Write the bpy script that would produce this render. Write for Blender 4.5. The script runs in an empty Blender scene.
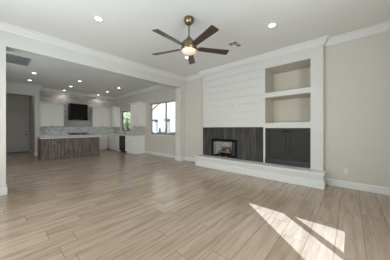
import bpy, bmesh, math, random
from mathutils import Vector, Matrix
random.seed(7)
scene = bpy.context.scene
COL = scene.collection

# ------------------------------------------------------------------ camera
EYE = 1.27
cam_data = bpy.data.cameras.new('camera')
cam_data.sensor_width = 36.0
cam_data.lens = 174.2 / 390 * 36.0
cam_data.shift_y = (128.4 - 130.0) / 390 * -1 * -1
cam_data.clip_start = 0.02
cam = bpy.data.objects.new('camera', cam_data)
COL.objects.link(cam)
cam.location = (0, 0, EYE)
cam.rotation_euler = (math.radians(90), 0, math.radians(-48.27))
scene.camera = cam

# ------------------------------------------------------------------ exposure, sky, sun, fill lamps
scene.view_settings.view_transform = 'Standard'
scene.view_settings.look = 'None'
scene.view_settings.exposure = 0.0
scene.view_settings.gamma = 1.0
scene.view_settings.use_curve_mapping = False
scene.cycles.max_bounces = 10
scene.cycles.diffuse_bounces = 7
scene.cycles.glossy_bounces = 4
scene.cycles.transparent_max_bounces = 12
scene.cycles.caustics_reflective = False
scene.cycles.caustics_refractive = False
scene.cycles.sample_clamp_indirect = 6.0
scene.cycles.use_denoising = True

world = bpy.data.worlds.new('sky')
scene.world = world
world.use_nodes = True
wn = world.node_tree
bg = wn.nodes['Background']
skyn = wn.nodes.new('ShaderNodeTexSky')
skyn.sky_type = 'NISHITA'
skyn.sun_disc = False
skyn.sun_elevation = math.radians(26.6)
skyn.sun_rotation = math.radians(221.5)
skyn.air_density = 1.0
skyn.dust_density = 1.5
wn.links.new(skyn.outputs[0], bg.inputs[0])
bg.inputs[1].default_value = 0.25

SUN_DIR = Vector((0.663, 0.749, -0.5))
sun_d = bpy.data.lights.new('sun', 'SUN')
sun_d.energy = 17.5
sun_d.angle = math.radians(0.12)
sun_d.color = (0.8, 0.97, 1.27)
sun_o = bpy.data.objects.new('sun', sun_d)
sun_o.rotation_euler = SUN_DIR.to_track_quat('-Z', 'Y').to_euler()
sun_o.location = (-6, -6, 9)
COL.objects.link(sun_o)


def area(name, loc, direction, sx, sy, power, color=(1, 1, 1)):
    d = bpy.data.lights.new(name, 'AREA')
    d.shape = 'RECTANGLE'
    d.size, d.size_y = sx, sy
    d.energy = power
    d.color = color
    o = bpy.data.objects.new(name, d)
    o.location = loc
    o.rotation_euler = Vector(direction).to_track_quat('-Z', 'Y').to_euler()
    COL.objects.link(o)
    return o


FILL_COL = (0.84, 0.92, 1.0)
area('fill_rear_window', (1.08, -1.42, 1.65), (.5, 1, .4), 1.2, 1.6, 115, FILL_COL)  # added fill lamp outside the rear window, aimed up and right
area('fill_left_wall', (-1.42, 2.2, 1.5), (1, .05, .5), 2.8, 2.2, 138, FILL_COL)  # added fill lamp, tilted up to brighten the ceiling
area('fill_dining_side', (-1.42, 6.6, 1.5), (1, .15, .1), 1.8, 2.1, 50, (0.74, 0.89, 1.08))  # added bluish fill lamp for the kitchen side


# ------------------------------------------------------------------ materials
def new_mat(name):
    m = bpy.data.materials.new(name)
    m.use_nodes = True
    nt = m.node_tree
    return m, nt, nt.nodes['Principled BSDF']


def srgb(r, g, b):
    f = lambda c: (c / 255 / 12.92) if c / 255 <= 0.04045 else ((c / 255 + 0.055) / 1.055) ** 2.4
    return (f(r), f(g), f(b), 1)


def node(nt, kind, **kw):
    n = nt.nodes.new(kind)
    for k, v in kw.items():
        if k.startswith('i_'):
            n.inputs[int(k[2:])].default_value = v
        else:
            setattr(n, k, v)
    return n


def math_n(nt, op, a, b=None):
    n = nt.nodes.new('ShaderNodeMath')
    n.operation = op
    for i, v in enumerate((a, b)):
        if v is None:
            continue
        if isinstance(v, (int, float)):
            n.inputs[i].default_value = v
        else:
            nt.links.new(v, n.inputs[i])
    return n.outputs[0]


def mix_col(nt, fac, a, b, blend='MIX'):
    n = nt.nodes.new('ShaderNodeMix')
    n.data_type = 'RGBA'
    n.blend_type = blend
    for idx, v in ((0, fac), (6, a), (7, b)):
        if isinstance(v, (int, float, tuple)):
            n.inputs[idx].default_value = v
        else:
            nt.links.new(v, n.inputs[idx])
    return n.outputs[2]


def ramp(nt, fac, stops):
    n = nt.nodes.new('ShaderNodeValToRGB')
    els = n.color_ramp.elements
    while len(els) < len(stops):
        els.new(0.5)
    for e, (p, c) in zip(els, stops):
        e.position, e.color = p, c
    nt.links.new(fac, n.inputs[0])
    return n.outputs[0]


def mapped(nt, scale, out='Object'):
    if out == 'Position':
        src = nt.nodes.new('ShaderNodeNewGeometry').outputs['Position']
    else:
        src = nt.nodes.new('ShaderNodeTexCoord').outputs[out]
    mp = nt.nodes.new('ShaderNodeMapping')
    mp.inputs['Scale'].default_value = scale
    nt.links.new(src, mp.inputs[0])
    return mp.outputs[0]


def noise(nt, vec, scale, detail=4, rough=0.55):
    n = node(nt, 'ShaderNodeTexNoise')
    n.inputs['Scale'].default_value = scale
    n.inputs['Detail'].default_value = detail
    n.inputs['Roughness'].default_value = rough
    nt.links.new(vec, n.inputs['Vector'])
    return n.outputs['Fac']


def paint(name, col, rough=0.6, var=0.03, bump=0.02, scale=60.0, metal=0.0, spec=0.5):
    """painted / plain surface with a faint mottling"""
    m, nt, p = new_mat(name)
    v = mapped(nt, (1, 1, 1), 'Position')
    f = noise(nt, v, scale, 3)
    lo = tuple(c * (1 - var) for c in col[:3]) + (1,)
    hi = tuple(min(1, c * (1 + var)) for c in col[:3]) + (1,)
    nt.links.new(ramp(nt, f, [(0.3, lo), (0.7, hi)]), p.inputs['Base Color'])
    p.inputs['Roughness'].default_value = rough
    p.inputs['Metallic'].default_value = metal
    p.inputs['Specular IOR Level'].default_value = spec
    if bump:
        b = nt.nodes.new('ShaderNodeBump')
        b.inputs['Strength'].default_value = bump
        b.inputs['Distance'].default_value = 0.01
        nt.links.new(f, b.inputs['Height'])
        nt.links.new(b.outputs[0], p.inputs['Normal'])
    return m


def emit(name, col, strength):
    m, nt, p = new_mat(name)
    p.inputs['Base Color'].default_value = col
    p.inputs['Emission Color'].default_value = col
    p.inputs['Emission Strength'].default_value = strength
    return m


def wood(name, dark, light, scale=(1, 1, 1), nscale=6.0, rough=0.5, out='Object', coat=0.0):
    """straight wood grain; SCALE stretches the noise (small along the grain)"""
    m, nt, p = new_mat(name)
    v = mapped(nt, scale, out)
    f = noise(nt, v, nscale, 6, 0.6)
    nt.links.new(ramp(nt, f, [(0.32, dark), (0.68, light)]), p.inputs['Base Color'])
    p.inputs['Roughness'].default_value = rough
    p.inputs['Coat Weight'].default_value = coat
    b = nt.nodes.new('ShaderNodeBump')
    b.inputs['Strength'].default_value = 0.08
    b.inputs['Distance'].default_value = 0.01
    nt.links.new(f, b.inputs['Height'])
    nt.links.new(b.outputs[0], p.inputs['Normal'])
    return m


def floor_mat():
    m, nt, p = new_mat('wood_look_plank_floor')
    pos = nt.nodes.new('ShaderNodeNewGeometry').outputs['Position']
    sep = nt.nodes.new('ShaderNodeSeparateXYZ')
    nt.links.new(pos, sep.inputs[0])
    x, y = sep.outputs[0], sep.outputs[1]
    W, Lg = 0.245, 1.22
    yr = math_n(nt, 'DIVIDE', math_n(nt, 'SUBTRACT', y, 0.125), W)
    row = math_n(nt, 'FLOOR', yr)
    fy = math_n(nt, 'FRACT', yr)
    wn1 = node(nt, 'ShaderNodeTexWhiteNoise', noise_dimensions='1D')
    nt.links.new(row, wn1.inputs['W'])
    xr = math_n(nt, 'ADD', math_n(nt, 'DIVIDE', x, Lg), wn1.outputs['Value'])
    colm = math_n(nt, 'FLOOR', xr)
    fx = math_n(nt, 'FRACT', xr)
    comb = nt.nodes.new('ShaderNodeCombineXYZ')
    nt.links.new(row, comb.inputs[0])
    nt.links.new(colm, comb.inputs[1])
    wn2 = node(nt, 'ShaderNodeTexWhiteNoise', noise_dimensions='2D')
    nt.links.new(comb.outputs[0], wn2.inputs['Vector'])
    rnd = wn2.outputs['Value']
    # grain runs along x, shifted for each plank
    gv = nt.nodes.new('ShaderNodeCombineXYZ')
    nt.links.new(math_n(nt, 'MULTIPLY', x, 0.9), gv.inputs[0])
    nt.links.new(math_n(nt, 'MULTIPLY', y, 9.0), gv.inputs[1])
    nt.links.new(math_n(nt, 'MULTIPLY', rnd, 40.0), gv.inputs[2])
    g1 = noise(nt, gv.outputs[0], 1.6, 6, 0.6)
    gv2 = nt.nodes.new('ShaderNodeCombineXYZ')
    nt.links.new(math_n(nt, 'MULTIPLY', x, 2.2), gv2.inputs[0])
    nt.links.new(math_n(nt, 'MULTIPLY', y, 40.0), gv2.inputs[1])
    nt.links.new(math_n(nt, 'MULTIPLY', rnd, 17.0), gv2.inputs[2])
    g2 = noise(nt, gv2.outputs[0], 1.5, 4, 0.6)
    base = ramp(nt, g1, [(0.28, srgb(148, 126, 106)), (0.5, srgb(171, 151, 131)), (0.75, srgb(186, 168, 149))])
    fine = ramp(nt, g2, [(0.3, (0.92, 0.915, 0.91, 1)), (0.7, (1.03, 1.03, 1.03, 1))])
    c = mix_col(nt, 1.0, base, fine, 'MULTIPLY')
    tone = ramp(nt, rnd, [(0.0, (0.9, 0.89, 0.88, 1)), (1.0, (1.05, 1.05, 1.05, 1))])
    c = mix_col(nt, 1.0, c, tone, 'MULTIPLY')
    # joints
    ey = math_n(nt, 'MULTIPLY', math_n(nt, 'MINIMUM', fy, math_n(nt, 'SUBTRACT', 1.0, fy)), W)
    ex = math_n(nt, 'MULTIPLY', math_n(nt, 'MINIMUM', fx, math_n(nt, 'SUBTRACT', 1.0, fx)), Lg)
    e = math_n(nt, 'MINIMUM', ex, ey)
    j = math_n(nt, 'LESS_THAN', e, 0.0025)
    c = mix_col(nt, math_n(nt, 'MULTIPLY', j, 0.75), c, srgb(96, 82, 70))
    nt.links.new(c, p.inputs['Base Color'])
    r = nt.nodes.new('ShaderNodeMapRange')
    p.inputs['Specular IOR Level'].default_value = 0.75
    r.inputs[3].default_value = 0.17
    r.inputs[4].default_value = 0.27
    nt.links.new(g1, r.inputs[0])
    nt.links.new(r.outputs[0], p.inputs['Roughness'])
    b = nt.nodes.new('ShaderNodeBump')
    b.inputs['Strength'].default_value = 0.12
    b.inputs['Distance'].default_value = 0.003
    nt.links.new(math_n(nt, 'SUBTRACT', math_n(nt, 'MULTIPLY', g2, 0.35), j), b.inputs['Height'])
    nt.links.new(b.outputs[0], p.inputs['Normal'])
    return m


def tile_mat(name, c1, c2, mortar, bw, bh, axes='xz', gap=0.003, rough=0.25, vary=0.5):
    m, nt, p = new_mat(name)
    pos = nt.nodes.new('ShaderNodeNewGeometry').outputs['Position']
    sep = nt.nodes.new('ShaderNodeSeparateXYZ')
    nt.links.new(pos, sep.inputs[0])
    cmb = nt.nodes.new('ShaderNodeCombineXYZ')
    nt.links.new(sep.outputs['xyz'.index(axes[0])], cmb.inputs[0])
    nt.links.new(sep.outputs['xyz'.index(axes[1])], cmb.inputs[1])
    br = nt.nodes.new('ShaderNodeTexBrick')
    nt.links.new(cmb.outputs[0], br.inputs['Vector'])
    br.inputs['Color1'].default_value = c1
    br.inputs['Color2'].default_value = c2
    br.inputs['Mortar'].default_value = mortar
    br.inputs['Scale'].default_value = 1.0
    br.inputs['Mortar Size'].default_value = gap
    br.inputs['Brick Width'].default_value = bw
    br.inputs['Row Height'].default_value = bh
    f = noise(nt, cmb.outputs[0], 5.0, 5, 0.6)
    vein = ramp(nt, f, [(0.3, (0.82, 0.81, 0.8, 1)), (0.7, (1.08, 1.08, 1.08, 1))])
    nt.links.new(mix_col(nt, vary, br.outputs['Color'], mix_col(nt, 1.0, br.outputs['Color'], vein, 'MULTIPLY')),
                 p.inputs['Base Color'])
    p.inputs['Roughness'].default_value = rough
    return m


def clad_mat():
    """dark wood-look boards set upright; every board its own tone"""
    m, nt, p = new_mat('dark_vertical_wood_tile')
    pos = nt.nodes.new('ShaderNodeNewGeometry').outputs['Position']
    sep = nt.nodes.new('ShaderNodeSeparateXYZ')
    nt.links.new(pos, sep.inputs[0])
    y, z = sep.outputs[1], sep.outputs[2]
    yr = math_n(nt, 'DIVIDE', y, 0.152)
    row = math_n(nt, 'FLOOR', yr)
    fy = math_n(nt, 'FRACT', yr)
    w = node(nt, 'ShaderNodeTexWhiteNoise', noise_dimensions='1D')
    nt.links.new(row, w.inputs['W'])
    gv = nt.nodes.new('ShaderNodeCombineXYZ')
    nt.links.new(math_n(nt, 'MULTIPLY', y, 34.0), gv.inputs[0])
    nt.links.new(math_n(nt, 'MULTIPLY', z, 1.6), gv.inputs[1])
    nt.links.new(math_n(nt, 'MULTIPLY', w.outputs['Value'], 30.0), gv.inputs[2])
    g = noise(nt, gv.outputs[0], 1.3, 6, 0.62)
    c = ramp(nt, g, [(0.3, srgb(42, 40, 37)), (0.5, srgb(68, 65, 61)), (0.72, srgb(100, 96, 91))])
    tone = ramp(nt, w.outputs['Value'], [(0, (0.72, 0.72, 0.72, 1)), (1, (1.12, 1.12, 1.12, 1))])
    c = mix_col(nt, 1.0, c, tone, 'MULTIPLY')
    e = math_n(nt, 'MINIMUM', fy, math_n(nt, 'SUBTRACT', 1.0, fy))
    c = mix_col(nt, math_n(nt, 'LESS_THAN', e, 0.018), c, srgb(40, 39, 38))
    nt.links.new(c, p.inputs['Base Color'])
    p.inputs['Roughness'].default_value = 0.6
    p.inputs['Specular IOR Level'].default_value = 0.2
    b = nt.nodes.new('ShaderNodeBump')
    b.inputs['Strength'].default_value = 0.3
    b.inputs['Distance'].default_value = 0.004
    nt.links.new(g, b.inputs['Height'])
    nt.links.new(b.outputs[0], p.inputs['Normal'])
    return m


def glass_mat(name='window_glass', tint=(0.96, 0.98, 0.97, 1)):
    m = bpy.data.materials.new(name)
    m.use_nodes = True
    nt = m.node_tree
    nt.nodes.clear()
    o = nt.nodes.new('ShaderNodeOutputMaterial')
    t = nt.nodes.new('ShaderNodeBsdfTransparent')
    t.inputs[0].default_value = tint
    g = nt.nodes.new('ShaderNodeBsdfGlossy')
    g.inputs['Roughness'].default_value = 0.02
    mx = nt.nodes.new('ShaderNodeMixShader')
    mx.inputs[0].default_value = 0.06
    nt.links.new(t.outputs[0], mx.inputs[1])
    nt.links.new(g.outputs[0], mx.inputs[2])
    nt.links.new(mx.outputs[0], o.inputs[0])
    return m


M = {
    'wall': paint('greige_wall_paint', srgb(202, 196, 186), 0.75),
    'white': paint('white_trim_paint', srgb(220, 219, 214), 0.45, 0.01, 0.0),
    'breast': paint('white_surround_paint', srgb(208, 206, 200), 0.55, 0.01, 0.0),
    'ceil': paint('ceiling_paint', srgb(228, 227, 222), 0.85, 0.02, 0.05, 90),
    'niche': paint('warm_niche_paint', srgb(208, 201, 186), 0.7),
    'floor': floor_mat(),
    'clad': clad_mat(),
    'dark_cab': paint('charcoal_cabinet_paint', srgb(58, 55, 51), 0.5, 0.04, 0.0, spec=0.15),
    'black': paint('black_metal', srgb(26, 25, 25), 0.4, 0.05, 0.0),
    'handle': paint('matte_black_handle', srgb(16, 16, 16), 0.6, 0.02, 0.0, spec=0.1),
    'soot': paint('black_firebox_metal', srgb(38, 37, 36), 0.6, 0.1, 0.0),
    'refractory': tile_mat('pale_refractory_panel', srgb(205, 202, 195), srgb(192, 188, 181), srgb(150, 147, 142), 0.23, 0.09, 'yz', 0.006, 0.8),
    'refractory_side': tile_mat('pale_refractory_side_panel', srgb(205, 202, 195), srgb(192, 188, 181), srgb(150, 147, 142), 0.23, 0.09, 'xz', 0.006, 0.8),
    'bark': paint('charred_log_bark', srgb(120, 100, 82), 0.9, 0.5, 0.5, 28),
    'logend': paint('pale_log_wood', srgb(190, 160, 124), 0.85, 0.2, 0.1, 40),
    'brass': paint('antique_brass', srgb(134, 120, 94), 0.3, 0.05, 0.0, 60, 1.0),
    'steel': paint('satin_steel', srgb(190, 190, 188), 0.3, 0.02, 0.0, 60, 1.0),
    'bowl': emit('frosted_light_bowl', srgb(240, 216, 188), 0.36),
    'led': emit('lit_downlight_lens', (1, 0.97, 0.92, 1), 6.0),
    'blade': wood('dark_walnut_blade', srgb(40, 30, 25), srgb(84, 66, 57), (1.2, 14, 14), 3.0, 0.34, 'Object', 0.3),
    'cab': paint('white_cabinet_paint', srgb(236, 234, 230), 0.4, 0.01, 0.0),
    'island': wood('weathered_grey_oak', srgb(74, 62, 57), srgb(146, 130, 122), (9, 9, 0.8), 3.0, 0.55, 'Position'),
    'quartz': paint('pale_quartz_top', srgb(226, 224, 220), 0.25, 0.04, 0.0, 25),
    'tile': tile_mat('grey_stone_wall_tile', srgb(216, 211, 204), srgb(190, 184, 177), srgb(196, 191, 185), 0.6, 0.15, 'xz', 0.003, 0.3, 1.0),
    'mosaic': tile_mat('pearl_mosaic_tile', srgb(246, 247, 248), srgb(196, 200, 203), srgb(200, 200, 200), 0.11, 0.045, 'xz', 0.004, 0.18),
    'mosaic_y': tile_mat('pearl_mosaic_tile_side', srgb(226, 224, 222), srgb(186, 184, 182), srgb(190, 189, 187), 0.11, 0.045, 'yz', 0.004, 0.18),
    'door': paint('taupe_door_paint', srgb(198, 192, 186), 0.45, 0.01, 0.0),
    'duct_shade': paint('painted_duct_shade', srgb(84, 82, 77), 0.8, 0.03, 0.0),  # dark sheet colour standing for shade inside the duct
    'vent_grey': paint('grey_grille_enamel', srgb(176, 173, 165), 0.6, 0.03, 0.0),
    'bronze': paint('bronze_window_frame', srgb(74, 68, 62), 0.5, 0.03, 0.0),
    'glass': glass_mat(),
    'view_dimming': glass_mat('view_dimming_glass', (0.75, 0.76, 0.75, 1)),  # tint added to dim the bright view outdoors
    'sash': paint('taupe_window_frame', srgb(182, 175, 164), 0.5, 0.03, 0.0),
    'stucco': paint('pale_stucco', srgb(208, 196, 174), 0.9, 0.05, 0.3, 30),
    'roof_tile': paint('brown_roof_tile', srgb(128, 118, 108), 0.8, 0.2, 0.1, 20),
    'shade': paint('pale_blue_shade', srgb(160, 161, 160), 0.8, 0.04, 0.0),
    'leaf': paint('green_leaf', srgb(172, 184, 132), 0.6, 0.3, 0.0, 6),
    'trunk': paint('tree_bark', srgb(96, 78, 62), 0.9, 0.2, 0.2, 20),
    'gravel': paint('pale_concrete', srgb(188, 184, 178), 0.95, 0.2, 0.2, 40),
    'outlet': paint('off_white_plastic', srgb(214, 211, 203), 0.35, 0.01, 0.0),
    'plate': paint('white_plastic', srgb(236, 235, 230), 0.35, 0.01, 0.0),
    'black_glass': paint('black_appliance_front', srgb(30, 30, 32), 0.2, 0.02, 0.0),
}


# ------------------------------------------------------------------ mesh building
class MB:
    def __init__(self):
        self.bm = bmesh.new()

    def box(self, x0, x1, y0, y1, z0, z1):
        vs = [self.bm.verts.new((x, y, z)) for x in (x0, x1) for y in (y0, y1) for z in (z0, z1)]
        for f in ((0, 1, 3, 2), (4, 6, 7, 5), (0, 4, 5, 1), (2, 3, 7, 6), (0, 2, 6, 4), (1, 5, 7, 3)):
            self.bm.faces.new([vs[i] for i in f])
        return self

    def prism(self, pts, vec):
        """polygon PTS (3-D) swept by VEC"""
        a = [self.bm.verts.new(p) for p in pts]
        b = [self.bm.verts.new(Vector(p) + Vector(vec)) for p in pts]
        self.bm.faces.new(a)
        self.bm.faces.new(list(reversed(b)))
        n = len(pts)
        for i in range(n):
            self.bm.faces.new([a[i], b[i], b[(i + 1) % n], a[(i + 1) % n]])
        return self

    def sweep(self, prof, path, closed=False):
        """PROF: (out, z) points; PATH: (x, y) corners, room on the right-hand side of travel; mitred"""
        n = len(path)
        rings = []
        for i, p in enumerate(path):
            p = Vector(p)
            d0 = (p - Vector(path[i - 1])).normalized() if (i > 0 or closed) else None
            d1 = (Vector(path[(i + 1) % n]) - p).normalized() if (i < n - 1 or closed) else None
            nr = lambda d: Vector((d.y, -d.x))
            if d0 is None:
                m = nr(d1)
            elif d1 is None:
                m = nr(d0)
            else:
                s = nr(d0) + nr(d1)
                m = s / (s.dot(nr(d0)))
            rings.append([self.bm.verts.new((p.x + m.x * o, p.y + m.y * o, z)) for o, z in prof])
        k = len(prof)
        for i in range(n if closed else n - 1):
            a, b = rings[i], rings[(i + 1) % n]
            for j in range(k):
                self.bm.faces.new([a[j], a[(j + 1) % k], b[(j + 1) % k], b[j]])
        if not closed:
            self.bm.faces.new(rings[0])
            self.bm.faces.new(list(reversed(rings[-1])))
        return self

    def lathe(self, prof, center=(0, 0, 0), seg=28, ax='z'):
        cx, cy, cz = center
        rings = []
        for r, h in prof:
            ring = []
            for i in range(seg):
                t = 2 * math.pi * i / seg
                u, v = r * math.cos(t), r * math.sin(t)
                co = {'z': (cx + u, cy + v, cz + h), 'y': (cx + u, cy + h, cz + v), 'x': (cx + h, cy + u, cz + v)}[ax]
                ring.append(self.bm.verts.new(co))
            rings.append(ring)
        for a, b in zip(rings, rings[1:]):
            for i in range(seg):
                self.bm.faces.new([a[i], a[(i + 1) % seg], b[(i + 1) % seg], b[i]])
        self.bm.faces.new(list(reversed(rings[0])))
        self.bm.faces.new(rings[-1])
        return self

    def tube(self, pts, r, seg=10, r_end=None):
        rings = []
        n = len(pts)
        pts = [Vector(p) for p in pts]
        for i, p in enumerate(pts):
            d = (pts[min(i + 1, n - 1)] - pts[max(i - 1, 0)]).normalized()
            a = d.orthogonal().normalized() if abs(d.z) > 0.95 else d.cross(Vector((0, 0, 1))).normalized()
            b = d.cross(a).normalized()
            rr = r if r_end is None else r + (r_end - r) * i / (n - 1)
            rings.append([self.bm.verts.new(p + (a * math.cos(2 * math.pi * k / seg) + b * math.sin(2 * math.pi * k / seg)) * rr)
                          for k in range(seg)])
        for a, b in zip(rings, rings[1:]):
            for k in range(seg):
                self.bm.faces.new([a[k], a[(k + 1) % seg], b[(k + 1) % seg], b[k]])
        self.bm.faces.new(list(reversed(rings[0])))
        self.bm.faces.new(rings[-1])
        return self

    def build(self, name, mat, parent=None, bevel=0.0, smooth=False):
        bm = self.bm
        bmesh.ops.recalc_face_normals(bm, faces=bm.faces)
        if parent is not None:
            off = Vector(root_of(parent).location)
            bmesh.ops.translate(bm, verts=bm.verts, vec=-off)
        me = bpy.data.meshes.new(name)
        bm.to_mesh(me)
        bm.free()
        me.materials.append(mat)
        if smooth:
            for p in me.polygons:
                p.use_smooth = True
        o = bpy.data.objects.new(name, me)
        COL.objects.link(o)
        o.parent = parent
        if bevel:
            b = o.modifiers.new('bevel', 'BEVEL')
            b.width, b.segments, b.limit_method = bevel, 2, 'ANGLE'
            b.angle_limit = math.radians(40)
        if smooth:
            s = o.modifiers.new('edges', 'EDGE_SPLIT')
            s.split_angle = math.radians(38)
        return o


def root_of(o):
    while o.parent is not None:
        o = o.parent
    return o


def tag(o, label, cat, group=None):
    o['label'], o['category'] = label, cat
    if group:
        o['group'] = group
    return o


def thing(name, label, cat, loc=(0, 0, 0), group=None):
    o = bpy.data.objects.new(name, None)
    o.empty_display_size = 0.1
    COL.objects.link(o)
    o.location = loc
    return tag(o, label, cat, group)


def struct(o):
    o['kind'] = 'structure'
    return o


def dup(root, loc, label, group=None):
    r = root.copy()
    COL.objects.link(r)
    r.location = loc
    r['label'] = label
    if group:
        r['group'] = group
    for ch in list(root.children):
        c = ch.copy()
        COL.objects.link(c)
        c.parent = r
        for g in list(ch.children):
            d = g.copy()
            COL.objects.link(d)
            d.parent = c
    return r


def slab(name, holes, rect, fixed, axis, mat):
    """a wall standing in the plane AXIS ('x' or 'y') between FIXED = (lo, hi); RECT = (u0, u1, z0, z1); HOLES the same"""
    mb = MB()
    us = sorted({rect[0], rect[1], *[h[0] for h in holes], *[h[1] for h in holes]})
    us = [u for u in us if rect[0] <= u <= rect[1]]
    for a, b in zip(us, us[1:]):
        zs = [rect[2]]
        for h in sorted(holes, key=lambda q: q[2]):
            if h[0] <= a + 1e-6 and h[1] >= b - 1e-6:
                zs += [h[2], h[3]]
        zs.append(rect[3])
        for z0, z1 in zip(zs[::2], zs[1::2]):
            if z1 - z0 > 1e-6:
                if axis == 'x':
                    mb.box(fixed[0], fixed[1], a, b, z0, z1)
                else:
                    mb.box(a, b, fixed[0], fixed[1], z0, z1)
    return struct(mb.build(name, mat))


# ------------------------------------------------------------------ the shell
XF = 4.94          # inner face of the long right wall
YO = 4.95          # front face of the wide opening to the kitchen
ZC = 3.27          # ceiling
XL, YR = -1.2, -1.2
YB = 11.45         # kitchen back wall

struct(MB().box(XL - .15, 5.75, YR - .15, 13.5, -.12, 0).build('floor', M['floor']))
struct(MB().box(XL - .15, 5.75, YR - .15, 13.5, ZC, ZC + .15).build('ceiling', M['ceil']))

BR0, BR1 = .45, 3.92          # chimney breast along y
KW = (5.32, 7.42, .95, 2.47)  # big kitchen window  (y0, y1, z0, z1)
SW = (9.30, 10.50, 1.12, 2.30)  # window over the sink
slab('wall_right', [(BR0 + .02, BR1 - .02, -1, 3.2), KW, SW], (YR - .15, 13.5, 0, ZC), (XF, XF + .16), 'x', M['wall'])
TW = (.455, 1.69, .834, 2.5)   # twin window behind the camera, the sun comes through it
slab('wall_rear', [TW], (XL, XF, 0, ZC), (YR - .15, YR), 'y', M['wall'])
LW = (.8, 3.6, .4, 2.6)  # unseen window added to carry the left fill light
DW = (5.7, 7.5, .4, 2.5)  # unseen window added to carry the dining-side fill light
slab('wall_left', [LW, DW], (YR - .15, 13.5, 0, ZC), (XL - .15, XL), 'x', M['wall'])
slab('wall_divider', [(.08, 4.70, -1, 2.855)], (XL, XF, 0, ZC), (YO, YO + .30), 'y', M['breast'])
slab('wall_kitchen', [], (1.25, XF, 0, ZC), (YB, YB + .12), 'y', M['tile'])
wall_entry = MB()
for r in ((XL, -.75, 0, ZC), (-.75, 1.09, 2.79, ZC), (1.09, 1.25, 0, ZC)):
    wall_entry.box(r[0], r[1], 10.95, 11.10, r[2], r[3])
wall_entry.box(1.09, 1.25, 11.10, 13.2, 0, ZC)
struct(wall_entry.build('wall_entry', M['breast']))
FD = (.10, 1.035, 0, 2.07)
slab('wall_hall', [FD], (XL, 1.09, 0, ZC), (13.2, 13.35), 'y', M['wall'])

# chimney breast: a shell with two niches, a cabinet recess and a firebox hole
XB, XBK = 4.80, 5.50
NY0, NY1 = .69, 1.732
N1, N2, CR = (2.23, 2.90), (1.42, 2.105), (.335, 1.28)
FB = (2.571, 3.528, .345, .925)
b = MB()
b.box(XB, XBK, BR0, NY0, .0, ZC)                 # right pier
b.box(XB, XBK, NY1, NY1 + .043, 0, ZC)           # white upright between niches and shiplap
b.box(XB, XBK, NY0, NY1, N1[1], ZC)              # above the niches
b.box(XB, XBK, NY0, NY1, N2[1], N1[0])           # shelf
b.box(XB, XBK, NY0, NY1, CR[1], N2[0])           # band over the cabinet
b.box(XB, XBK, NY0, NY1, 0, CR[0])
b.box(XB + .03, XBK, NY1 + .043, BR1, FB[3], ZC)
b.box(XB + .03, XBK, NY1 + .043, FB[0], 0, FB[3])
b.box(XB + .03, XBK, FB[1], BR1, 0, FB[3])
b.box(XB + .03, XBK, FB[0], FB[1], 0, FB[2])
b.box(XB, XB + .03, BR1 - .012, BR1, 0, ZC)
struct(b.build('wall_chimney', M['breast']))
struct(MB().box(XBK, XBK + .08, BR0 - .1, BR1 + .1, 0, ZC).build('wall_chase', M['niche']))
# warm paint on the inside faces of both niches
lin = MB()
for n0, n1 in (N1, N2):
    lin.box(XBK - .006, XBK, NY0, NY1, n0, n1)
    lin.box(XB + .05, XBK - .006, NY0, NY0 + .004, n0, n1)
    lin.box(XB + .05, XBK - .006, NY1 - .004, NY1, n0, n1)
    lin.box(XB + .05, XBK - .006, NY0 + .004, NY1 - .004, n1 - .004, n1)
struct(lin.build('trim_niche_lining', M['niche']))

# crown and baseboards
CROWN = [(0, 3.14), (.012, 3.14), (.018, 3.165), (.045, 3.19), (.075, 3.235), (.1, 3.245), (.1, ZC), (0, ZC)]
struct(MB().sweep(CROWN, [(XL, YR), (XL, YO), (XF, YO), (XF, BR1), (XB, BR1), (XB, BR0), (XF, BR0), (XF, YR)], True)
       .build('trim_crown_living', M['white']))
struct(MB().sweep(CROWN, [(XF, YB), (XF, YO + .30), (XL, YO + .30), (XL, 10.95), (1.25, 10.95), (1.25, YB)], True)
       .build('trim_crown_kitchen', M['white'])) if False else \
    struct(MB().sweep(CROWN, [(XL, YO + .30), (XL, 10.95), (1.25, 10.95), (1.25, YB), (XF, YB), (XF, YO + .30)], True)
           .build('trim_crown_kitchen', M['white']))
BASE = [(0, 0), (.018, 0), (.018, .125), (.012, .14), (0, .14)]


def skirting(name, path):
    struct(MB().sweep(BASE, path).build(name, M['white']))


skirting('baseboard_right', [(XF, .40), (XF, YR + .02)])
skirting('baseboard_rear', [(XF, YR), (XL, YR), (XL, YO), (.08, YO), (.08, YO + .3), (XL, YO + .3), (XL, 10.95), (-.75, 10.95)])
skirting('baseboard_corner', [(4.70, 5.25), (4.70, YO), (XF, YO), (XF, 3.98)])
skirting('baseboard_kitchen', [(XF, 7.84), (XF, 5.25), (4.72, 5.25)])
skirting('baseboard_pier', [(1.09, 13.18), (1.09, 10.95), (1.25, 10.95), (1.25, 10.99)])


# ------------------------------------------------------------------ windows and doors
def window(name, axis, at, u0, u1, z0, z1, mulls, fw=.045, depth=.05, mat=None, mw=.05, glass='glass'):
    """frame bars and one pane; AXIS is the wall's normal, AT the frame's centre plane"""
    mat = mat or M['white']
    f, g = MB(), MB()

    def put(mb, a, b, c, d, t):
        if axis == 'x':
            mb.box(at - t, at + t, a, b, c, d)
        else:
            mb.box(a, b, at - t, at + t, c, d)
    t = depth / 2
    put(f, u0, u0 + fw, z0, z1, t)
    put(f, u1 - fw, u1, z0, z1, t)
    put(f, u0 + fw, u1 - fw, z0, z0 + fw, t)
    put(f, u0 + fw, u1 - fw, z1 - fw, z1, t)
    for m in mulls:
        put(f, m - mw / 2, m + mw / 2, z0 + fw, z1 - fw, t)
    fr = struct(f.build(name, mat))
    edges = [u0 + fw] + [e for m in mulls for e in (m - mw / 2, m + mw / 2)] + [u1 - fw]
    for a, b_ in zip(edges[::2], edges[1::2]):
        p = MB()
        put(p, a, b_, z0 + fw, z1 - fw, .004)
        p.build('pane', M[glass], fr)
    return fr


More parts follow.
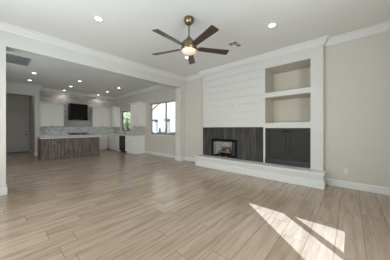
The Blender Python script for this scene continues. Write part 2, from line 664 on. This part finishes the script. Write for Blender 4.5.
window('window_1', 'x', XF + .125, *KW, [6.28], .028, .05, M['sash'], .045, 'view_dimming')
window('window_2', 'x', XF + .125, *SW, [], .035, .05, M['bronze'], .05, 'view_dimming')
window('window_3', 'y', -1.30, *TW, [1.08], .05, .04, M['white'], .098)
window('added_window_left', 'x', XL - .09, *LW, [1.73, 2.67], .05, .05, M['white'])
window('added_window_dining', 'x', XL - .09, *DW, [6.6], .05, .05, M['white'])
sl = MB().box(XF - .03, XF + .1, KW[0] + .001, KW[1] - .001, KW[2] - .02, KW[2] + .012)
struct(sl.build('trim_window_sill', M['white'], None, .003))


def shaker(face, at, u0, u1, z0, z1, th=.02, rail=.06, rec=.009):
    """framed door with a recessed flat panel; FACE 'x' faces -x at x = AT, 'y' faces -y at y = AT"""
    mb = MB()

    def put(a, b, c, d, n0, n1):
        if face == 'x':
            mb.box(at - n1, at - n0, a, b, c, d)
        else:
            mb.box(a, b, at - n1, at - n0, c, d)
    put(u0, u0 + rail, z0, z1, 0, th)
    put(u1 - rail, u1, z0, z1, 0, th)
    put(u0 + rail, u1 - rail, z0, z0 + rail, 0, th)
    put(u0 + rail, u1 - rail, z1 - rail, z1, 0, th)
    put(u0 + rail, u1 - rail, z0 + rail, z1 - rail, 0, th - rec)
    return mb


# front door at the end of the entry hall
fd = MB()
X0, X1, Z1 = .101, 1.034, 2.069
for r in ((X0, X0 + .12, .02, Z1), (X1 - .12, X1, .02, Z1), (X0 + .12, X1 - .12, .02, .2), (X0 + .12, X1 - .12, .86, 1.06),
          (X0 + .12, X1 - .12, Z1 - .14, Z1)):
    fd.box(r[0], r[1], 13.2, 13.245, r[2], r[3])
fd.box(X0 + .12, X1 - .12, 13.225, 13.24, .2, .86)
fd.box(X0 + .12, X1 - .12, 13.225, 13.24, 1.06, Z1 - .14)
front = struct(fd.build('door_1', M['door']))
MB().lathe([(.03, 0), (.03, -.008), (.012, -.012), (.012, -.04), (.027, -.045), (.03, -.062), (.018, -.075)], (.962, 13.2, .93), 16, 'y') \
    .build('door_knob', M['black'], front, 0, True)
MB().lathe([(.032, 0), (.032, -.012), (.022, -.02)], (.962, 13.2, 1.09), 16, 'y').build('deadbolt', M['black'], front, 0, True)
MB().box(X0, X1, 13.13, 13.25, 0, .02).build('threshold', M['black'], front)
tc = MB()
tc.box(.03, .10, 13.18, 13.2, 0, 2.14).box(1.035, 1.088, 13.18, 13.2, 0, 2.14).box(.10, 1.035, 13.18, 13.2, 2.07, 2.14)
struct(tc.build('trim_door', M['door']))

# ------------------------------------------------------------------ fireplace wall
hearth = thing('hearth', 'long low white raised hearth bench running under the dark fireplace surround', 'hearth', (4.66, 2.2, 0))
HX, HY0, HY1, HZ = 4.48, .42, 3.97, .335
XE = XB - .001
MB().box(HX, XE, HY0, HY1, 0, HZ - .045).build('bench_body', M['breast'], hearth)
MB().box(HX - .016, HX, HY0 - .016, HY1, 0, .17).box(HX, XE, HY0 - .016, HY0, 0, .17).build('bench_baseboard', M['white'], hearth, .004)
MB().box(HX - .022, XE, HY0 - .022, HY1 + .01, HZ - .045, HZ).build('bench_top', M['white'], hearth, .004)

# dark tile around the firebox
c = MB()
CY0, CY1 = NY1 + .045, BR1 - .014
c.box(XB, XB + .028, CY0, FB[0], HZ + .002, 1.305)
c.box(XB, XB + .028, FB[1], CY1, HZ + .002, 1.305)
c.box(XB, XB + .028, FB[0], FB[1], FB[3], 1.305)
tag(c.build('fireplace_surround', M['clad']), 'dark grey upright wood-grain tile surround around the firebox', 'fireplace surround')

sh = MB()
nb, z0 = 8, 1.309
hh = (3.14 - z0) / nb
for i in range(nb):
    za = z0 + i * hh
    sh.box(XB + .006, XB + .028, CY0, CY1, za, za + hh - .009)
sh.box(XB + .024, XB + .029, CY0, CY1, z0, 3.14)
tag(sh.build('shiplap_panel', M['breast'], None), 'white horizontal shiplap boards covering the chimney above the dark surround', 'wall panel')

fp = thing('fireplace', 'black framed firebox with pale brick lining set in the dark surround', 'fireplace', (XB, 3.05, FB[2]))
y0, y1, z0, z1 = FB
e = .002
MB().box(XB - .008, XB + .03, y0 + e, y0 + .05, z0 + e, z1 - e).box(XB - .008, XB + .03, y1 - .07, y1 - e, z0 + e, z1 - e) \
    .box(XB - .008, XB + .03, y0 + .05, y1 - .07, z1 - .075, z1 - e).box(XB - .008, XB + .03, y0 + .05, y1 - .07, z0 + e, z0 + .06) \
    .build('frame', M['handle'], fp)
by0, by1 = y0 + .05, y1 - .07
MB().box(XB + .03, 5.26, by0, by1, z0 + .03, z0 + .06).build('firebox_floor', M['soot'], fp)
MB().box(5.18, 5.20, by0 + .08, by1 - .1, z0 + .06, z1 - .03).build('back_panel', M['refractory'], fp)
MB().prism([(XB + .03, by1, z0 + .06), (XB + .03, by1 - .015, z0 + .06), (5.18, by1 - .13, z0 + .06), (5.18, by1, z0 + .06)], (0, 0, z1 - z0 - .09)) \
    .build('side_panel', M['refractory_side'], fp)
MB().prism([(XB + .03, by0, z0 + .06), (XB + .03, by0 + .015, z0 + .06), (5.18, by0 + .1, z0 + .06), (5.18, by0, z0 + .06)], (0, 0, z1 - z0 - .09)) \
    .build('side_panel', M['refractory_side'], fp)
MB().box(XB + .03, 5.26, by0, by1, z1 - .03, z1 - .004).build('firebox_top', M['soot'], fp)
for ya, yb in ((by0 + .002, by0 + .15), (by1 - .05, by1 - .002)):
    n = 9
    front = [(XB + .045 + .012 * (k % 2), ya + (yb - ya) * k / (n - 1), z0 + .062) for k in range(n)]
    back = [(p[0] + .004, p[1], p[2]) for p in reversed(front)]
    MB().prism(front + back, (0, 0, z1 - z0 - .115)).build('dark_pleats', M['soot'], fp)  # dark pleated strips added near both ends of the opening
for yy in (3.18, 2.95):
    MB().lathe([(.016, 0), (.016, -.012), (.008, -.016)], (XB - .008, yy, z0 + .03), 12, 'x').build('control_knob', M['steel'], fp, 0, True)

DY = .095     # the log pile sits left of the firebox's middle
gr = thing('log_grate', 'black iron grate holding the logs in the firebox', 'grate', (4.98, 2.97 + DY, z0 + .061))
g = MB()
for k in range(7):
    yy = 2.76 + DY + k * .075
    g.tube([(4.88, yy, z0 + .14), (4.89, yy, z0 + .09), (5.10, yy, z0 + .09), (5.11, yy, z0 + .14)], .007, 6)
g.tube([(4.93, 2.74 + DY, z0 + .08), (4.93, 3.23 + DY, z0 + .08)], .006, 6).tube([(5.06, 2.74 + DY, z0 + .08), (5.06, 3.23 + DY, z0 + .08)], .006, 6)
g.build('grate_bars', M['black'], gr)
for xx in (4.93, 5.06):
    for yy in (2.77, 3.20):
        MB().tube([(xx, yy + DY, z0 + .062), (xx, yy + DY, z0 + .08)], .007, 6).build('leg', M['black'], gr)


def log(p0, p1, r, label):
    p0, p1 = Vector(p0) + Vector((0, DY, 0)), Vector(p1) + Vector((0, DY, 0))
    d = p1 - p0
    n = 9
    pts = []
    for i in range(n):
        t = i / (n - 1)
        w = .006 * math.sin(math.pi * t) * (1 if r > .03 else -1)
        pts.append(p0 + d * t + Vector((w * .5, 0, abs(w))))
    o = MB().tube(pts, r, 12, r * .85).build('fire_log', M['bark'], None, 0, True)
    tag(o, label, 'log', 'logs in the firebox')
    dn = d.normalized()
    for q, s in ((p0, -1), (p1, 1)):
        a = q + dn * s * .0005
        MB().tube([a, a + dn * s * .004], r * (.84 if s < 0 else .7), 12).build('cut_end', M['logend'], o)


zl = z0 + .098
log((5.05, 2.74, zl + .048), (5.05, 3.24, zl + .042), .047, 'thick charred log lying at the rear of the grate')
log((4.94, 2.80, zl + .042), (4.945, 3.20, zl + .037), .041, 'charred log lying at the front of the grate')
log((4.89, 2.86, zl + .118), (5.10, 2.95, zl + .14), .036, 'short log leaning crosswise at the right of the pile')
log((4.89, 3.12, zl + .112), (5.10, 3.04, zl + .138), .034, 'short log leaning crosswise at the left of the pile')
log((4.98, 2.86, zl + .197), (5.0, 3.13, zl + .197), .033, 'small log resting on top of the pile')

# dark cabinet under the niches
dc = thing('built_in_cabinet', 'charcoal two-door built-in cabinet under the wall niches beside the fireplace', 'cabinet', (5.0, 1.21, CR[0]))
a0, a1 = NY0 + .003, NY1 - .003
MB().box(XB + .05, XBK - .01, a0, a1, CR[0] + .002, CR[1] - .003).build('cabinet_body', M['dark_cab'], dc)
MB().box(XB + .012, XB + .05, a0, a1, CR[0] + .002, .475).build('plinth', M['black'], dc, .003)
MB().box(XB + .02, XB + .05, a0, a1, .483, .497).build('plinth_moulding', M['black'], dc)
mid = (a0 + a1) / 2
for u0, u1, hy in ((a0 + .012, mid - .003, mid - .045), (mid + .003, a1 - .012, mid + .045)):
    d = shaker('x', XB + .05, u0, u1, .505, CR[1] - .018, .026, .075, .02).build('door', M['dark_cab'], dc, .002)
    d_ = MB().box(XB - .004, XB + .008, hy - .04, hy + .04, 1.188, 1.212)
    d_.box(XB + .008, XB + .028, hy - .024, hy - .018, 1.197, 1.205).box(XB + .008, XB + .028, hy + .018, hy + .024, 1.197, 1.205)
    d_.build('handle', M['handle'], d)

# outlet on the right wall
ol = thing('wall_outlet', 'white electrical outlet low on the right wall beside the hearth', 'outlet', (XF, .07, .36))
MB().box(XF - .006, XF, .035, .105, .30, .415).build('cover_plate', M['outlet'], ol, .002)
for zz in (.335, .385):
    MB().box(XF - .009, XF - .005, .053, .087, zz - .016, zz + .016).build('receptacle', M['outlet'], ol, .002)

for yy, zz, hw, hh, lab in ((2.551, 1.979, .06, .06, 'square white cover plate in the middle of the shiplap boards'),
                            (3.635, 1.697, .036, .058, 'small upright white outlet at the lower left of the shiplap boards')):
    po = thing('wall_outlet', lab, 'outlet', (XB + .006, yy, zz))
    MB().box(XB - .001, XB + .0055, yy - hw, yy + hw, zz - hh, zz + hh).build('cover_plate', M['outlet'], po, .0015)
    for q in (-.024, .024):
        MB().box(XB - .004, XB - .0012, yy - .016, yy + .016, zz + q - .015, zz + q + .015).build('receptacle', M['outlet'], po)

# ------------------------------------------------------------------ ceiling: fan, downlights, vents
FX, FY = 2.29, 2.19
fan = thing('ceiling_fan', 'five-blade ceiling fan with brass motor, dark wood blades and lit bowl', 'ceiling fan', (FX, FY, ZC))
MB().lathe([(.088, 0), (.09, -.03), (.082, -.075), (.05, -.11), (.03, -.125), (.022, -.13)], (FX, FY, ZC)).build('canopy', M['brass'], fan, 0, True)
MB().lathe([(.013, -.12), (.013, -.36)], (FX, FY, ZC), 14).build('downrod', M['brass'], fan, 0, True)
MB().lathe([(.02, -.33), (.026, -.35), (.055, -.375), (.062, -.41), (.105, -.425), (.13, -.45), (.138, -.49), (.138, -.53),
            (.146, -.538), (.146, -.575), (.14, -.585)], (FX, FY, ZC), 36).build('motor_housing', M['brass'], fan, 0, True)
MB().lathe([(.134, -.586), (.13, -.603), (.112, -.626), (.08, -.643), (.04, -.652), (.005, -.655)], (FX, FY, ZC), 36).build('light_bowl', M['bowl'], fan, 0, True)
BZ = 2.731 - ZC
blm = None
for k in range(5):
    if blm is None:
        mb = MB()
        r0, r1, w0, w1, t = .19, .765, .052, .071, .004
        top, bot = [], []
        prof = [(r0, -w0), (r1 - .012, -w1), (r1, -w1 + .012), (r1, w1 - .012), (r1 - .012, w1), (r0, w0), (r0 - .015, w0 * .6), (r0 - .015, -w0 * .6)]
        mb.prism([(px, py, -t) for px, py in prof], (0, 0, 2 * t))
        bl = mb.build('blade', M['blade'])
        arm = MB()
        arm.box(.10, .20, -.018, .018, -.002, .006)
        arm.prism([(.19, -.03, .0045), (.27, -.04, .0045), (.27, .04, .0045), (.19, .03, .0045)], (0, 0, .005))
        ar = arm.build('blade_arm', M['brass'])
        blm, arm_m = bl, ar
    else:
        bl = blm.copy()
        COL.objects.link(bl)
        ar = arm_m.copy()
        COL.objects.link(ar)
    bl.parent = fan
    ar.parent = bl
    bl.location = (0, 0, BZ)
    bl.rotation_euler = (Matrix.Rotation(math.radians(-106 + 72 * k), 3, 'Z') @ Matrix.Rotation(math.radians(-13), 3, 'X')).to_euler()

def downlight(loc, label, group):
    t = thing('recessed_light', label, 'ceiling light', loc, group)
    x, y, z = loc
    MB().lathe([(.058, -.001), (.085, -.001), (.083, -.007), (.06, -.011), (.058, -.006)], loc, 24).build('trim_ring', M['white'], t, 0, True)
    MB().lathe([(.001, -.0045), (.056, -.0045), (.056, -.008), (.001, -.0085)], loc, 24).build('lens', M['led'], t)
    return t


LG, KG = 'recessed lights in the living room ceiling', 'recessed lights in the kitchen ceiling'
first = downlight((1.197, 3.42, ZC), 'lit recessed ceiling light left of the fan, near the wide beam', LG)
dup(first, (3.506, 1.131, ZC), 'lit recessed ceiling light right of the fan, before the wall niches')
dup(first, (3.506, 3.42, ZC), 'lit recessed ceiling light mostly hidden just below the fan bowl')
rows = {8.52: 'nearest', 9.9: 'middle', 11.2: 'farthest'}
cols = {.83: 'left column by the entry', 2.25: 'middle column above the island', 3.91: 'right column by the sink wall'}
for x, cn in cols.items():
    for y, rn in rows.items():
        dup(first, (x, y, ZC), f'{rn} lit recessed light of the {cn} in the kitchen ceiling', KG)
        s = bpy.data.lights.new('downlight_beam', 'SPOT')
        s.energy, s.spot_size, s.spot_blend, s.color, s.shadow_soft_size = 8.5, math.radians(130), .7, (1, .98, .96), .05
        so = bpy.data.objects.new('downlight_beam', s)
        so.location = (x, y, ZC - .02)
        COL.objects.link(so)
for x, y in ((1.197, 3.42), (3.506, 1.131), (3.506, 3.42)):
    s = bpy.data.lights.new('downlight_beam', 'SPOT')
    s.energy, s.spot_size, s.spot_blend, s.color, s.shadow_soft_size = 12, math.radians(120), .7, (1, .98, .96), .05
    so = bpy.data.objects.new('downlight_beam', s)
    so.location = (x, y, ZC - .02)
    COL.objects.link(so)


def vent(loc, sx, sy, label, slats, name='ceiling_vent', dark='duct_shade', fr=.025, smat='white', along='y'):
    t = thing(name, label, 'vent', loc)
    x, y, z = loc
    hx, hy = sx / 2, sy / 2
    f = MB()
    f.box(x - hx, x + hx, y - hy, y - hy + fr, z - .01, z - .001).box(x - hx, x + hx, y + hy - fr, y + hy, z - .01, z - .001)
    f.box(x - hx, x - hx + fr, y - hy + fr, y + hy - fr, z - .01, z - .001).box(x + hx - fr, x + hx, y - hy + fr, y + hy - fr, z - .01, z - .001)
    f.build('frame', M[smat], t)
    MB().box(x - hx + fr, x + hx - fr, y - hy + fr, y + hy - fr, z - .003, z - .001).build('duct_shade_panel', M[dark], t)
    s = MB()
    for i in range(slats):
        q = -1 + 2 * (i + .5) / slats
        if along == 'y':
            xx = x + q * (hx - fr)
            s.prism([(xx - .004, y - hy + fr, z - .004), (xx + .004, y - hy + fr, z - .010), (xx + .0055, y - hy + fr, z - .009), (xx - .0025, y - hy + fr, z - .003)],
                    (0, sy - 2 * fr, 0))
        else:
            yy = y + q * (hy - fr)
            s.prism([(x - hx + fr, yy - .004, z - .004), (x - hx + fr, yy + .004, z - .010), (x - hx + fr, yy + .0055, z - .009), (x - hx + fr, yy - .0025, z - .003)],
                    (sx - 2 * fr, 0, 0))
    s.build('louvers', M[smat], t)
    return t


vt = thing('ceiling_vent', 'four-way supply register on the living room ceiling right of the fan', 'vent', (3.735, 2.06, ZC))
vx, vy, hx, hy, fr = 3.735, 2.06, .165, .115, .015
MB().box(vx - hx, vx + hx, vy - hy, vy - hy + fr, ZC - .008, ZC - .001).box(vx - hx, vx + hx, vy + hy - fr, vy + hy, ZC - .008, ZC - .001) \
    .box(vx - hx, vx - hx + fr, vy - hy + fr, vy + hy - fr, ZC - .008, ZC - .001).box(vx + hx - fr, vx + hx, vy - hy + fr, vy + hy - fr, ZC - .008, ZC - .001) \
    .box(vx - .006, vx + .006, vy - hy + fr, vy + hy - fr, ZC - .008, ZC - .001).box(vx - hx + fr, vx + hx - fr, vy - .005, vy + .005, ZC - .0085, ZC - .001) \
    .build('frame', M['ceil'], vt)
MB().box(vx - hx + fr, vx + hx - fr, vy - hy + fr, vy + hy - fr, ZC - .002, ZC - .001).build('duct_shade_panel', M['duct_shade'], vt)
for sx in (-1, 1):
    for sy in (-1, 1):
        lv = MB()
        xa, xb = sorted((vx + sx * .008, vx + sx * (hx - fr)))
        ya, yb = sorted((vy + sy * .007, vy + sy * (hy - fr)))
        wide = sx > 0 and sy > 0
        n = 5
        for i in range(n):
            yy = ya + (yb - ya) * (i + .5) / n
            q = (yb - ya) / n * (.62 if wide else .14)
            lv.prism([(xa, yy - q, ZC - .0035), (xa, yy + q, ZC - .006), (xa, yy + q, ZC - .007), (xa, yy - q, ZC - .0045)], (xb - xa, 0, 0))
        lv.build('louver_bank', M['ceil'] if wide else M['vent_grey'], vt)  # one bank pale, three greyer: louver light and shade put into colour
vent((3.45, 10.5, ZC), .32, .2, 'small supply register on the kitchen ceiling before the stone wall', 6)
vent((.12, 7.27, ZC), .98, .92, 'large grey return grille on the kitchen ceiling near the opening', 40, 'return_grille', 'duct_shade', .03, 'vent_grey')

# ------------------------------------------------------------------ kitchen
# island
IX0, IX1, IY0, IY1, IZ = 1.08, 3.17, 8.95, 9.95, .86
isl = thing('kitchen_island', 'weathered grey-brown wood kitchen island with framed door fronts', 'kitchen island', (2.12, 9.45, 0))
MB().box(IX0, IX1, IY0, IY1, .1, IZ).build('island_body', M['island'], isl)
MB().box(IX0 - .012, IX1 + .012, IY0 - .016, IY1 + .012, 0, .1).build('plinth', M['island'], isl, .006)
w = (IX1 - IX0 - .12) / 6
for k in range(6):
    u0 = IX0 + .05 + k * w + (.02 if k > 1 else 0)
    nm = 'door' if k < 2 else 'end_panel'
    p = shaker('y', IY0, u0 + .011, u0 + w - .011, .13, IZ - .02, .03, .065 if k < 2 else .045, .022).build(nm, M['island'], isl, .002)
    if k < 2:
        hx = u0 + (w - .04 if k == 0 else .04)
        MB().box(hx - .006, hx + .006, IY0 - .055, IY0 - .043, .62, .76).box(hx - .004, hx + .004, IY0 - .044, IY0 - .029, .63, .64) \
            .box(hx - .004, hx + .004, IY0 - .044, IY0 - .029, .74, .75).build('handle', M['steel'], p)
tag(MB().box(IX0 - .035, IX1 + .035, IY0 - .05, IY1 + .04, IZ + .001, IZ + .042).build('island_countertop', M['quartz'], None, .004),
    'pale quartz countertop slab on the wooden island', 'countertop')

YF = 10.87   # front of the base cabinets along the back wall
XK = 4.34    # front of the base cabinets along the right wall
CZ = .885


def base_unit(face, u0, u1, label, doors, end=None, drawer=True, name='base_cabinet'):
    if face == 'y':
        t = thing(name, label, 'cabinet', ((u0 + u1) / 2, YF + .3, 0), 'white base cabinets around the kitchen')
        MB().box(u0 + .001, u1 - .001, YF, YB - .003, .1, CZ).build('cabinet_body', M['cab'], t)
        MB().box(u0 + .001, u1 - .001, YF + .06, YB - .003, 0, .1).build('toe_kick', M['cab'], t)
        at = YF
    else:
        t = thing(name, label, 'cabinet', (XK + .3, (u0 + u1) / 2, 0), 'white base cabinets around the kitchen')
        MB().box(XK, XF - .003, u0 + .001, u1 - .001, .1, CZ).build('cabinet_body', M['cab'], t)
        MB().box(XK + .06, XF - .003, u0 + .001, u1 - .001, 0, .1).build('toe_kick', M['cab'], t)
        at = XK
    w = (u1 - u0) / doors
    for k in range(doors):
        a, b = u0 + k * w + .009, u0 + (k + 1) * w - .009
        zt = CZ - .19 if drawer else CZ - .015
        d = shaker(face, at, a, b, .115, zt, .02, .055).build('door', M['cab'], t, .002)
        hu = b - .035 if k % 2 == 0 else a + .035
        knob(face, at - .02, hu, zt - .06, d)
        if drawer:
            dr = shaker(face, at, a, b, zt + .012, CZ - .012, .02, .035).build('drawer', M['cab'], t, .002)
            knob(face, at - .02, (a + b) / 2, (zt + CZ) / 2, dr)
    return t


def knob(face, at, u, z, parent):
    ctr = (at, u, z) if face == 'x' else (u, at, z)
    MB().lathe([(.006, 0), (.006, -.012), (.014, -.016), (.014, -.024), (.008, -.028)], ctr, 10, face).build('knob', M['black'], parent, 0, True)


base_unit('y', 1.252, 2.44, 'white base cabinet against stone wall behind the island, left of the cooktop', 2)
base_unit('y', 2.44, 3.30, 'white drawer cabinet under the cooktop behind the island', 2)
base_unit('y', 3.30, 4.315, 'white base cabinet right of the island end, in the back run', 2)
base_unit('x', 9.37, 10.85, 'white sink cabinet below the small window', 3)
base_unit('x', 7.86, 8.70, 'white end cabinet of the sink run, its plain side facing the room', 2)

dw = thing('dishwasher', 'black dishwasher between white cabinets of the sink run', 'dishwasher', (XK + .3, 9.03, 0))
MB().box(XK, XF - .01, 8.703, 9.367, .1, CZ - .002).build('casing', M['black_glass'], dw)
MB().box(XK - .022, XK, 8.706, 9.364, .12, .76).build('door', M['black_glass'], dw, .004)
MB().box(XK - .022, XK, 8.706, 9.364, .768, CZ - .006).build('control_panel', M['black'], dw, .004)
MB().tube([(XK - .055, 8.78, .72), (XK - .055, 9.29, .72)], .009, 10).tube([(XK - .055, 8.82, .72), (XK - .02, 8.82, .72)], .006, 8) \
    .tube([(XK - .055, 9.25, .72), (XK - .02, 9.25, .72)], .006, 8).build('handle', M['black'], dw)
MB().box(XK + .04, XF - .01, 8.703, 9.367, 0, .1).build('toe_kick', M['black'], dw)

ct = MB()
ct.box(1.253, XK - .025, YF - .025, YB - .003, CZ + .001, CZ + .04)
ct.box(XK - .025, XF - .003, 7.83, YB - .003, CZ + .001, CZ + .04)
tag(ct.build('countertop', M['quartz'], None, .003), 'pale L-shaped quartz countertop along the kitchen back and window walls', 'countertop')

# splashback tile
tag(MB().box(1.253, XF - .012, YB - .012, YB - .001, CZ + .041, 1.36).build('backsplash', M['mosaic']),
    'pearl mosaic backsplash between counter and cabinets on the back wall', 'backsplash')
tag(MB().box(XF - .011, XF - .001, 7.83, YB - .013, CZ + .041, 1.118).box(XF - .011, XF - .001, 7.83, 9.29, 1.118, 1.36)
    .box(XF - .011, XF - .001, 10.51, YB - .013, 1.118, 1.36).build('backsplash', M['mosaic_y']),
    'grey mosaic backsplash under the small window on the sink wall', 'backsplash')


def upper(face, u0, u1, doors, label, zt=2.5, crown_ends=(True, True)):
    D = .34
    if face == 'y':
        t = thing('upper_cabinet', label, 'cabinet', ((u0 + u1) / 2, YB - .2, 1.365), 'white wall cabinets in the kitchen')
        front = YB - .015 - D
        MB().box(u0, u1, front, YB - .013, 1.365, zt).build('cabinet_body', M['cab'], t)
        MB().prism([(u0, front - .02, zt), (u0, front - .085, zt + .07), (u0, front - .085, zt + .085), (u0, YB - .013, zt + .085), (u0, YB - .013, zt)],
                   (u1 - u0, 0, 0)).build('crown_moulding', M['cab'], t)
    else:
        t = thing('upper_cabinet', label, 'cabinet', (XF - .2, (u0 + u1) / 2, 1.365), 'white wall cabinets in the kitchen')
        front = XF - .015 - D
        MB().box(front, XF - .012, u0, u1, 1.365, zt).build('cabinet_body', M['cab'], t)
        MB().prism([(front - .02, u0, zt), (front - .085, u0 - .03, zt + .07), (front - .085, u0 - .03, zt + .085), (XF - .012, u0 - .03, zt + .085), (XF - .012, u0, zt)],
                   (0, u1 - u0, 0)).build('crown_moulding', M['cab'], t)
    w = (u1 - u0) / doors
    for k in range(doors):
        a, b = u0 + k * w + .008, u0 + (k + 1) * w - .008
        d = shaker(face, front, a, b, 1.375, zt - .03, .02, .06, .014).build('door', M['cab'], t, .002)
        knob(face, front - .02, b - .03 if k % 2 == 0 else a + .03, 1.43, d)
    return t


upper('y', 1.255, 2.215, 2, 'white two-door wall cabinet left of the black range hood', 2.465)
upper('y', 3.57, 4.585, 2, 'white two-door wall cabinet right of the black range hood', 2.47)
upper('x', 7.70, 8.62, 2, 'white wall cabinet on the sink wall between the two windows')
upper('x', 10.56, 10.98, 1, 'narrow white wall cabinet in the kitchen corner beside the small window')

# hood
M['hood'] = paint('black_hood_enamel', srgb(20, 19, 19), 0.5, 0.03, 0.0, spec=0.2)
hd = thing('range_hood', 'black box range hood on the stone wall above the cooktop', 'range hood', (2.87, 11.2, 1.72))
MB().box(2.48, 3.29, 11.0, YB - .014, 1.84, 2.60).build('hood_body', M['hood'], hd, .006)
MB().box(2.47, 3.30, 10.985, YB - .014, 1.72, 1.835).build('hood_band', M['hood'], hd, .006)
MB().box(2.55, 3.18, 11.05, 11.38, 1.705, 1.72).build('filter', M['steel'], hd)
# cooktop
ck = thing('cooktop', 'black gas cooktop on the back counter below the range hood', 'cooktop', (2.88, 11.12, CZ + .041))
MB().box(2.45, 3.32, 10.9, 11.36, CZ + .041, CZ + .055).build('cooktop_base', M['black_glass'], ck, .003)
for gx in (2.6, 2.885, 3.17):
    gm = MB()
    zz = CZ + .145
    gm.box(gx - .13, gx + .13, 10.93, 10.955, zz - .03, zz).box(gx - .13, gx + .13, 11.305, 11.33, zz - .03, zz)
    for q in (-.13, -.045, .035, .115):
        gm.box(gx + q, gx + q + .022, 10.955, 11.305, zz - .03, zz)
    for qx in (-.13, .115):
        for qy in (10.93, 11.315):
            gm.box(gx + qx, gx + qx + .015, qy, qy + .015, CZ + .055, zz - .03)
    gm.build('grate', M['hood'], ck)
    for yy in (11.03, 11.22):
        MB().lathe([(.05, 0), (.05, .012), (.03, .02), (.028, .028)], (gx, yy, CZ + .055), 14).build('burner', M['black'], ck, 0, True)
for i in range(5):
    MB().lathe([(.018, 0), (.016, .022)], (2.6 + i * .14, 10.915, CZ + .055), 10).build('knob', M['black'], ck)
# faucet
fc = thing('kitchen_faucet', 'dark arched faucet on the counter below the small window', 'faucet', (4.84, 9.75, CZ + .041))
zf = CZ + .041
MB().lathe([(.026, 0), (.026, .02), (.016, .03), (.016, .09)], (4.84, 9.75, zf), 14).build('faucet_base', M['black'], fc, 0, True)
pts = [(4.84, 9.75, zf + .08), (4.84, 9.75, zf + .26)] + [(4.84 - .09 + .09 * math.cos(a), 9.75, zf + .26 + .09 * math.sin(a)) for a in
       [math.pi * i / 8 for i in range(1, 9)]] + [(4.66, 9.75, zf + .2)]
MB().tube(pts, .011, 10).build('spout', M['black'], fc, 0, True)
MB().tube([(4.84, 9.765, zf + .06), (4.83, 9.84, zf + .09)], .006, 8).build('lever', M['black'], fc)
# plate on the sink wall
op = thing('wall_outlet', 'white outlet plate on the tiled sink wall beside the small window', 'outlet', (XF - .012, 9.15, 1.30))
MB().box(XF - .017, XF - .011, 9.09, 9.21, 1.265, 1.335).build('cover_plate', M['plate'], op, .002)
for yy in (9.125, 9.175):
    MB().box(XF - .02, XF - .0165, yy - .016, yy + .016, 1.284, 1.316).build('receptacle', M['plate'], op)

# ------------------------------------------------------------------ outdoors
struct(MB().box(-14, 24, -16, 34, -.32, -.14).build('ground', M['gravel']))
# unseen roof slab added so its edge cuts the sun on the floor
struct(MB().box(-1.02, 6.2, -6.0, -1.36, 2.9, 3.08).build('sun_cut_roof', M['stucco']))
struct(MB().box(-4.9, -1.36, -2.5, 9.0, 2.75, 2.93).build('sun_block_roof', M['stucco']))  # unseen roof slab added to keep sun off the left windows

nh = thing('neighbour_house', 'sunlit pale stucco house seen through the large kitchen window', 'house', (9.2, 10, -.14))
wl = MB()
for a, b2, c0, c1 in ((4, 10.69, -.14, 2.6), (10.69, 11.3, -.14, .75), (10.69, 11.3, 2.05, 2.6), (11.3, 12.28, -.14, 2.6), (12.28, 12.9, -.14, .75),
                      (12.28, 12.9, 2.05, 2.6), (12.9, 13.4, -.14, 2.6)):
    wl.box(9.0, 9.3, a, b2, c0, c1)
wl.box(9.0, 9.3, 4, 13.4, 2.6, 5.4)
wl.build('wall', M['stucco'], nh)
MB().box(8.6, 9.7, 3.6, 13.8, 5.4, 5.55).build('roof', M['roof_tile'], nh)
MB().prism([(8.93, 13.4, 2.72), (8.93, 13.4, 2.80), (8.93, 10.6, 4.06), (8.93, 10.6, 3.98)], (.069, 0, 0)).build('fascia', M['roof_tile'], nh)
for a, b2 in ((10.69, 11.3), (12.28, 12.9)):
    fw = MB().box(9.1, 9.16, a, a + .05, .75, 2.05).box(9.1, 9.16, b2 - .05, b2, .75, 2.05).box(9.1, 9.16, a, b2, .75, .8).box(9.1, 9.16, a, b2, 2.0, 2.05)
    wf = fw.build('window', M['white'], nh)
    MB().box(9.12, 9.14, a + .05, b2 - .05, .8, 2.0).build('pane', M['shade'], wf)
    MB().box(8.88, 9.0, a - .04, b2 + .04, 2.0, 2.12).build('lintel', M['vent_grey'], nh)

for i, (yy, lab) in enumerate(((11.9, 'left'), (11.1, 'right'))):
    t = thing('wall_lantern', f'small dark lantern on the pale house outside, the {lab} one of two', 'lantern', (8.95, yy, 1.1), 'lanterns on the house outside')
    MB().box(8.975, 8.999, yy - .04, yy + .04, 1.0, 1.2).build('backplate', M['bronze'], t)
    MB().lathe([(.045, .98), (.06, 1.0), (.06, 1.2), (.03, 1.27), (.01, 1.3)], (8.9, yy, 0), 6).build('lantern_body', M['bronze'], t)
    MB().box(8.9, 8.98, yy - .01, yy + .01, 1.26, 1.28).build('arm', M['bronze'], t)


def tree(x, y, h, r, label):
    t = thing('garden_tree', label, 'tree', (x, y, -.14), 'trees outside the small kitchen window')
    MB().tube([(x, y, -.14), (x + .05, y, h * .3), (x - .04, y + .05, h * .62)], .11, 8, .05).build('trunk', M['trunk'], t)
    mb = MB()
    for k in range(900):
        th, ph, q = random.uniform(0, 2 * math.pi), math.acos(random.uniform(-1, 1)), random.random() ** .45
        px, py, pz = x + r * q * math.sin(ph) * math.cos(th), y + r * q * math.sin(ph) * math.sin(th), h * .55 + .8 * r * 1.2 * q * math.cos(ph)
        d = Vector((random.uniform(-1, 1), random.uniform(-1, 1), random.uniform(-1, 1))).normalized()
        n = d.orthogonal().normalized()
        c0 = Vector((px, py, pz))
        s = random.uniform(.06, .12)
        vs = [mb.bm.verts.new(p) for p in (c0 - d * s, c0 + n * s * .45, c0 + d * s, c0 - n * s * .45)]
        mb.bm.faces.new(vs)
    mb.build('crown', M['leaf'], t)


tree(7.9, 15.4, 3.6, 1.3, 'leafy green tree outside the small kitchen window, nearer of two')
tree(10.2, 20.2, 4.6, 1.9, 'leafy green tree outside the small kitchen window, farther of two')
